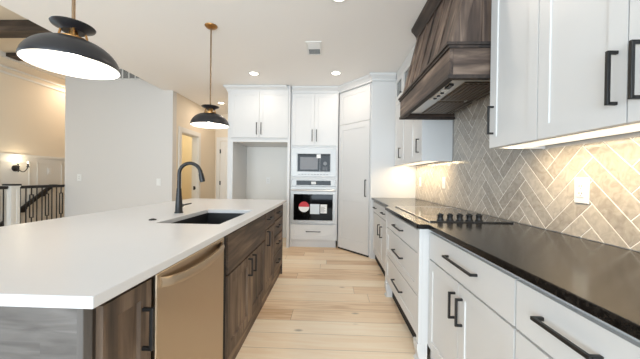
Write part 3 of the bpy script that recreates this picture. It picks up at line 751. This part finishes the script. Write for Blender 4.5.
# narrow cabinet, then the dishwasher bay
t = island_unit('slim dark stained island cabinet with one door between end panel and dishwasher', .682, .893)
front(t, 'door', iE(.692, .13), .193, .728, WZ, [(.193-.04, .585, .135, True)], fr=.05)
t = thing('dishwasher', 'stainless steel dishwasher with curved handle in the island', 'dishwasher', (-.9, 1.2, 0))
b = nb(); box(b, -1.15, IX-.025, .903, 1.497, .10, .868); obj('body', b, M['black'], t)
b = nb(); box(b, IX-.024, IX+.005, .905, 1.495, .125, .866); obj('door', b, M['dwsteel'], t, bevel=.004)
b = nb(); box(b, IX-.08, IX-.06, .905, 1.495, 0, .10); obj('toe_kick', b, M['black'], t)
b = nb(); n = 24; rows = []
for k in range(n+1):
    s = k/n; yy = .925+s*.535; bow = .030*(1-(2*s-1)**4)**.5 if 0 < s < 1 else 0; x = IX+.004+bow; zc = .832-.022*(1-(2*s-1)**2)
    rows.append([b.verts.new(p) for p in ((x-.004, yy, zc-.017), (x+.006, yy, zc-.017), (x+.010, yy, zc), (x+.004, yy, zc+.017), (x-.006, yy, zc+.017))])
for r0, r1 in zip(rows, rows[1:]):
    for k in range(5): b.faces.new((r0[k], r0[(k+1) % 5], r1[(k+1) % 5], r1[k]))
b.faces.new(rows[0][::-1]); b.faces.new(rows[-1])
obj('handle', b, M['dwsteel'], t, smooth=True, label='curved stainless handle')
# filler, sink base
t = island_unit('dark stained island sink cabinet with wide false front over two doors', 1.503, 2.478)
b = nb(); box(b, IX-.02, IX-.012, 1.503, 1.565, .12, .883); obj('gap_shade', b, M['dark'], t)  # dark strip painted in for the shaded gap beside the dishwasher
y0, y1 = 1.57, 2.474
front(t, 'false_front', iE(y0, .632), y1-y0, .226, WY, slab=True)
hw = (y1-y0-G)/2
front(t, 'door', iE(y0, .135), hw, .485, WZ, [(hw-.11, .46, .13, True)] if 0 else [(hw-.05, .41, .13, True)], fr=.065)
front(t, 'door', iE(y0+hw+G, .135), hw, .485, WZ, [(.05, .41, .13, True)], fr=.065)
t = island_unit('dark stained island cabinet with a drawer over one door, past the sink', 2.480, 2.898)
front(t, 'drawer', iE(2.486, .715), .406, .144, WY, [(.13, .09, .15, False)], slab=True)
front(t, 'door', iE(2.486, .135), .406, .568, WZ, [(.06, .49, .14, True)], fr=.06)
t = island_unit('dark stained four drawer island cabinet at the far end by the ovens', 2.900, 3.38)
for z0, z1 in ((.735, .859), (.56, .722), (.365, .547), (.135, .352)): front(t, 'drawer', iE(2.906, z0), .466, z1-z0, WY, [(.16, (z1-z0)*.58, .15, False)], slab=True)
b = nb(); box(b, IXB+.02, IX, 3.381, 3.40, 0, .883); box(b, IXB, IXB+.019, IY0, 3.40, 0, .883); tag(obj('island_back_panel', b, WZ, origin=(-1.4, 2.1, 0)), 'dark stained panel closing the far end and back of the island', 'panel')

# counter with the sink cut-out
SX0, SX1, SY0, SY1 = -1.055, -.662, 1.62, 2.335
CX0, CX1, CY0, CY1 = -1.775, -.553, .622, 3.47
b = nb()
xs = [CX0, SX0, SX1, CX1]; yv = [CY0, SY0, SY1, CY1]
V = {}
for zi, z in enumerate((.884, .914)):
    for i, x in enumerate(xs):
        for j, yy in enumerate(yv): V[i, j, zi] = b.verts.new((x, yy, z))
for i in range(3):
    for j in range(3):
        if (i, j) == (1, 1): continue
        for zi in (0, 1): b.faces.new([V[i, j, zi], V[i+1, j, zi], V[i+1, j+1, zi], V[i, j+1, zi]])
for k in range(3):
    for (p, q) in (((k, 0), (k+1, 0)), ((k, 3), (k+1, 3)), ((0, k), (0, k+1)), ((3, k), (3, k+1))): b.faces.new([V[p[0], p[1], 0], V[q[0], q[1], 0], V[q[0], q[1], 1], V[p[0], p[1], 1]])
for p, q in (((1, 1), (2, 1)), ((2, 1), (2, 2)), ((2, 2), (1, 2)), ((1, 2), (1, 1))): b.faces.new([V[p[0], p[1], 0], V[q[0], q[1], 0], V[q[0], q[1], 1], V[p[0], p[1], 1]])
tag(obj('island_countertop', b, M['quartz'], bevel=.0025, origin=(-1.16, 2.05, .884)), 'large white quartz island counter with a sink cut-out', 'countertop')
# sink
t = thing('sink', 'black undermount sink basin in the white island counter', 'sink', (-.86, 1.98, .66))
b = nb(); wl = .012; z0, z1 = .665, .8835
x0, x1, y0, y1 = SX0-.004, SX1+.004, SY0-.004, SY1+.004
box(b, x0-wl, x1+wl, y0-wl, y1+wl, z0-wl, z0)
for a in ((x0-wl, x0, y0-wl, y1+wl), (x1, x1+wl, y0-wl, y1+wl), (x0, x1, y0-wl, y0), (x0, x1, y1, y1+wl)): box(b, *a, z0, z1)
obj('basin', b, M['sink'], t)
b = nb(); lathe(b, [(0, .002), (.03, .002), (.042, .004), (.045, .0005), (.045, 0), (0, 0)], (-.86, 2.0, z0)); obj('drain', b, M['black'], t, smooth=True)
# faucet
fx, fy = -1.165, 2.075
t = thing('faucet', 'matte black gooseneck pull-down faucet on the island behind the sink', 'faucet', (fx, fy, .914))
b = nb(); lathe(b, [(0, 0), (.031, 0), (.031, .006), (.027, .012), (.024, .08), (.019, .15), (.0165, .19), (0, .19)], (fx, fy, .914), n=32); obj('body', b, M['black'], t, smooth=True)
b = nb(); R = .085; zc = 1.213
pts = [(fx, fy, 1.09), (fx, fy, 1.15), (fx, fy, zc)]+[(fx+R-R*math.cos(a), fy, zc+R*math.sin(a)) for a in [PI*k/20 for k in range(1, 19)]]
tube(b, pts, .0135); obj('spout', b, M['black'], t, smooth=True)
e = Vector(pts[-1]); dd = (Vector(pts[-1])-Vector(pts[-2])).normalized(); dd = Vector((.22, 0, -1)).normalized()
b = nb(); tube(b, [e-dd*.004, e+dd*.02, e+dd*.022, e+dd*.07, e+dd*.085], [.0145, .0155, .0175, .020, .018], n=20); obj('spray_head', b, M['black'], t, smooth=True)
b = nb(); cyl(b, (fx, fy+.01, .968), (fx, fy+.05, .968), .014, .013); hb = obj('lever_hub', b, M['black'], t, smooth=True)
b = nb(); tube(b, [(fx+.002, fy+.045, .968), (fx+.02, fy+.09, .974), (fx+.03, fy+.13, .977)], [.006, .006, .005]); obj('lever', b, M['black'], hb, smooth=True)
b = nb(); lathe(b, [(0, 0), (.022, 0), (.022, .003), (.019, .006), (.011, .007), (.010, .009), (0, .009)], (-1.14, 1.725, .9141), n=28)
tag(obj('air_switch_button', b, M['black'], smooth=True, origin=(-1.14, 1.725, .914)), 'small round black button set in the white island counter near the sink', 'button')

# ------------------------------------------------------------------ pendants, downlights, vents
def pendant(px, py, zr, label, pw):
    t = thing('pendant_light', label, 'lamp', (px, py, zr), 'black pendants over the island')
    r = .189; h = .118
    prof = []
    for k in range(13):
        a = PI/2*k/12; prof.append((.05+(r-.05)*math.sin(a), h*math.cos(a)**1.15 if k < 12 else 0))
    b = nb(); lathe(b, [(.0, h+.004)]+[(p, z+.004) for p, z in prof]+[(r-.0015, 0)]+[(p-.002, z+.001) for p, z in reversed(prof[:-1])]+[(0, h+.001)], (px, py, zr), n=64); obj('lamp_shade', b, M['shade'], t, smooth=True)
    b = nb(); lathe(b, [(p-.0035, z-.0015 if z > .004 else .0008) for p, z in prof[::-1]]+[(0, h-.0015)], (px, py, zr), n=64); obj('shade_lining', b, M['lining'], t, smooth=True, label='white inside of the shade')
    b = nb(); lathe(b, [(0, h-.006), (.060, h-.004), (.062, h+.014), (.056, h+.018), (.020, h+.019), (.018, h+.052), (0, h+.052)], (px, py, zr), n=32)
    for q in range(4): a = PI/4+q*PI/2; cyl(b, (px+.054*math.cos(a), py+.054*math.sin(a), zr+h+.015), (px+.046*math.cos(a), py+.046*math.sin(a), zr+h+.053), .005, n=10)
    obj('collar', b, M['brass'], t, smooth=True, label='brass collar')
    b = nb(); lathe(b, [(0, h+.049), (.046, h+.050), (.052, h+.058), (.084, h+.074), (.087, h+.080), (.07, h+.082), (.012, h+.080), (0, h+.080)], (px, py, zr), n=40); obj('top_plate', b, M['shade'], t, smooth=True)
    b = nb(); cyl(b, (px, py, zr+h+.075), (px, py, ZC-.01), .0075); obj('rod', b, M['nickel'], t, smooth=True, label='bronze rod')
    b = nb(); lathe(b, [(0, -.03), (.02, -.028), (.05, -.018), (.062, -.006), (.063, 0), (0, 0)], (px, py, ZC-.001), n=32); obj('canopy', b, M['brass'], t, smooth=True)
    b = nb(); lathe(b, [(0, -.030), (.018, -.026), (.028, -.010), (.030, .008), (.024, .028), (.014, .042), (.014, .07), (0, .07)], (px, py, zr+.05), n=24); obj('bulb', b, M['bulb'], t, smooth=True)
    point('pendant_lamp', (px, py, zr+.012), pw, WARM, .04)
pendant(-1.250, 2.80, 1.722, 'far black dome pendant on a bronze rod, in front of the white fridge cabinet', 2.2)
pendant(-1.268, 1.305, 1.729, 'near black dome pendant at the upper left, seen from below', 2.2)
def downlight(x, y, label, pw):
    t = thing('recessed_light', label, 'light', (x, y, ZC), 'recessed ceiling lights')
    b = nb(); lathe(b, [(.058, -.002), (.062, -.006), (.085, -.004), (.086, 0), (.058, 0)], (x, y, ZC-.0005), n=36, closed=True); obj('trim_ring', b, M['plate'], t, smooth=True)
    b = nb(); lathe(b, [(0, -.003), (.058, -.003), (.058, 0), (0, 0)], (x, y, ZC-.0006), n=36); obj('lens', b, M['lens'], t)
    area('can_light', (x, y, ZC-.012), (0, 0, 0), .11, .11, pw, (1, .86, .72), 'DISK')
downlight(-1.167, 4.09, 'lit recessed ceiling light in front of the fridge cabinet', 4.0)
downlight(.061, 4.08, 'lit recessed ceiling light in front of the corner pantry', 4.6)
downlight(.054, 2.36, 'lit recessed ceiling light at the top edge, nearest the camera', 6.2)
downlight(-2.33, 5.73, 'lit recessed ceiling light in the hall behind the far pendant', 6.2)
t = thing('ceiling_vent', 'small white square ceiling vent with grey louvers', 'vent', (-.215, 3.29, ZC))
vx0, vx1, vy0, vy1 = -.305, -.125, 3.13, 3.47
b = nb(); f = .022
for a in ((vx0, vx1, vy0, vy0+f), (vx0, vx1, vy1-f, vy1), (vx0, vx0+f, vy0+f, vy1-f), (vx1-f, vx1, vy0+f, vy1-f)): box(b, *a, ZC-.010, ZC-.001)
box(b, vx0+f, vx1-f, 3.30-.008, 3.30+.008, ZC-.010, ZC-.001)
obj('frame', b, M['plate'], t, bevel=.002)
b = nb(); box(b, vx0+f, vx1-f, vy0+f, vy1-f, ZC-.003, ZC-.001); obj('backing', b, M['slot'], t)
b = nb()
for k in range(14):
    yy = vy0+f+.006+k*.021
    vs = box(b, vx0+f, vx1-f, -.008, .008, -.0008, .0008, Matrix.Translation((0, yy+.004, ZC-.0065)) @ Matrix.Rotation(math.radians(-35 if yy < 3.3 else 35), 4, 'X'))
obj('louvers', b, M['plate'], t)
t = thing('return_grille', 'white air return grille high on the plain white wall, behind the near pendant', 'vent', (-3.75, YW, 2.95))
gx0, gx1, gz0, gz1 = -4.06, -3.46, 2.945, 3.16
b = nb()
for a in ((gx0, gx1, gz0, gz0+.02), (gx0, gx1, gz1-.02, gz1), (gx0, gx0+.02, gz0, gz1), (gx1-.02, gx1, gz0, gz1)): box(b, a[0], a[1], YW-.012, YW-.001, a[2], a[3])
for k in range(1, 5): xx = gx0+k*(gx1-gx0)/5; box(b, xx-.010, xx+.010, YW-.012, YW-.001, gz0, gz1)
obj('frame', b, M['plate'], t)
b = nb(); box(b, gx0+.02, gx1-.02, YW-.004, YW-.001, gz0+.02, gz1-.02); obj('backing', b, M['slot'], t)
b = nb()
for k in range(11): box(b, gx0+.02, gx1-.02, -.006, .006, -.0012, .0012, Matrix.Translation((0, YW-.007, gz0+.028+.0165*k)) @ Matrix.Rotation(math.radians(40), 4, 'X'))
obj('louvers', b, M['plate'], t)

# ------------------------------------------------------------------ stair rail, newel, sconce
RX = -4.93
def railing(label, y0, y1, knots, n):
    t = thing('stair_railing', label, 'railing', (RX, (y0+y1)/2, .36), 'black stair railings')
    b = nb(); box(b, RX-.03, RX+.03, y0, y1, .985, 1.012); box(b, RX-.022, RX+.022, y0, y1, .965, .985); obj('top_rail', b, M['iron'], t, bevel=.004)
    b = nb(); box(b, RX-.02, RX+.02, y0, y1, .362, .392); obj('bottom_rail', b, M['iron'], t, bevel=.003)
    for k in range(n):
        yy = y0+(y1-y0)*(k+.5)/n; b = nb(); s = .006
        if k in knots:
            box(b, RX-s, RX+s, yy-s, yy+s, .39, .475); box(b, RX-s, RX+s, yy-s, yy+s, .86, .967)
            box(b, RX-s, RX+s, yy-.032, yy+.032, .475, .488); box(b, RX-s, RX+s, yy-.032, yy+.032, .85, .863)
            for q in (-1, 1): box(b, RX-s, RX+s, yy+q*.026-.006, yy+q*.026+.006, .488, .85)
        else: box(b, RX-s, RX+s, yy-s, yy+s, .39, .967)
        obj('baluster', b, M['iron'], t)
railing('black iron stair railing between the white newel post and the plain white wall', 4.146, 4.895, (2, 5, 8), 9)
railing('black iron stair railing left of the white newel post, at the left edge', 3.05, 4.004, (1, 4, 7, 10), 12)
t = thing('newel_post', 'square white newel post with a flat black cap', 'post', (RX, 4.075, .36))
b = nb(); pw = .06
Mx = face_mx('E', RX+pw, 4.075-pw, .361); panel(b, Mx, 2*pw, .655, t=2*pw-.004, ops=[(.04, .06, 2*pw-.04, .60)], rec=.008)
obj('post', b, M['trim'], t)
b = nb(); box(b, RX-pw-.008, RX+pw+.008, 4.075-pw-.008, 4.075+pw+.008, .361, .42); box(b, RX-pw-.008, RX+pw+.008, 4.075-pw-.008, 4.075+pw+.008, .995, 1.016); obj('collar', b, M['trim'], t, bevel=.003)
b = nb(); box(b, RX-pw-.018, RX+pw+.018, 4.075-pw-.010, 4.075+pw+.010, 1.0165, 1.042); obj('cap', b, M['iron'], t, bevel=.004, label='flat black cap')
# handrail on the far stair wall
t = thing('stair_handrail', 'sloping black handrail on the stair wall behind the railing', 'handrail', (XS+.06, 4.9, .6))
ang = math.atan2(.984-.327, 5.325-4.456)
b = nb(); p0 = Vector((XS+.07, 4.1, .06)); L = 1.50
box(b, -.025, .025, 0, L, -.03, .03, Matrix.Translation(p0) @ Matrix.Rotation(ang, 4, 'X')); e = p0+Vector((0, math.cos(ang)*L, math.sin(ang)*L))
box(b, XS+.045, XS+.095, e.y-.03, e.y+.10, e.z-.03, e.z+.03); obj('rail', b, M['iron'], t, bevel=.004)
for s in (.25, .62, .92):
    b = nb(); q = p0+Vector((0, math.cos(ang)*L*s, math.sin(ang)*L*s)); box(b, XS+.001, XS+.018, q.y-.03, q.y+.03, q.z-.13, q.z-.05); box(b, XS+.018, XS+.07, q.y-.01, q.y+.01, q.z-.075, q.z-.055); box(b, XS+.06, XS+.08, q.y-.01, q.y+.01, q.z-.065, q.z-.025); obj('bracket', b, M['iron'], t)
# sconce
sy, sz = 4.715, 1.30
t = thing('wall_sconce', 'small black two arm wall sconce glowing on the stair wall', 'lamp', (XS, sy, sz))
b = nb(); cyl(b, (XS+.001, sy, sz), (XS+.025, sy, sz), .062, .05, n=28); cyl(b, (XS+.025, sy, sz), (XS+.05, sy, sz), .03, .02); obj('backplate', b, M['iron'], t, smooth=True)
for sg, reach in ((-1, .035), (1, .125)):
    b = nb(); pts = [(XS+.045+.055*math.sin(PI/2*k/10), sy+sg*reach*k/10, sz-.07*math.sin(PI*k/10)+.03*(k/10)**2) for k in range(11)]
    tube(b, pts, .007, n=10); x, yy, zz = pts[-1]; cyl(b, (x, yy, zz-.01), (x, yy, zz+.01), .022, .022); cyl(b, (x, yy, zz+.01), (x, yy, zz+.06), .011, .011); ar = obj('arm', b, M['iron'], t, smooth=True)
    b = nb(); lathe(b, [(0, 0), (.009, .0), (.012, .016), (.007, .032), (0, .045)], (x, yy, zz+.061), n=14); obj('candle_bulb', b, M['candle'], ar, smooth=True)
area('stair_fill', (-5.25, 5.7, 3.1), (0, 0, 0), .5, .5, 8.5, (1, .86, .70))  # unseen source added to brighten the stair wall
point('sconce_lamp', (XS+.14, sy, sz+.16), 1.9, (1, .86, .62), .04)
outlet('white light switch on the stair wall under the chair rail, above the railing', face_mx('E', XS+.017, 5.30, 1.26), kind='switch')
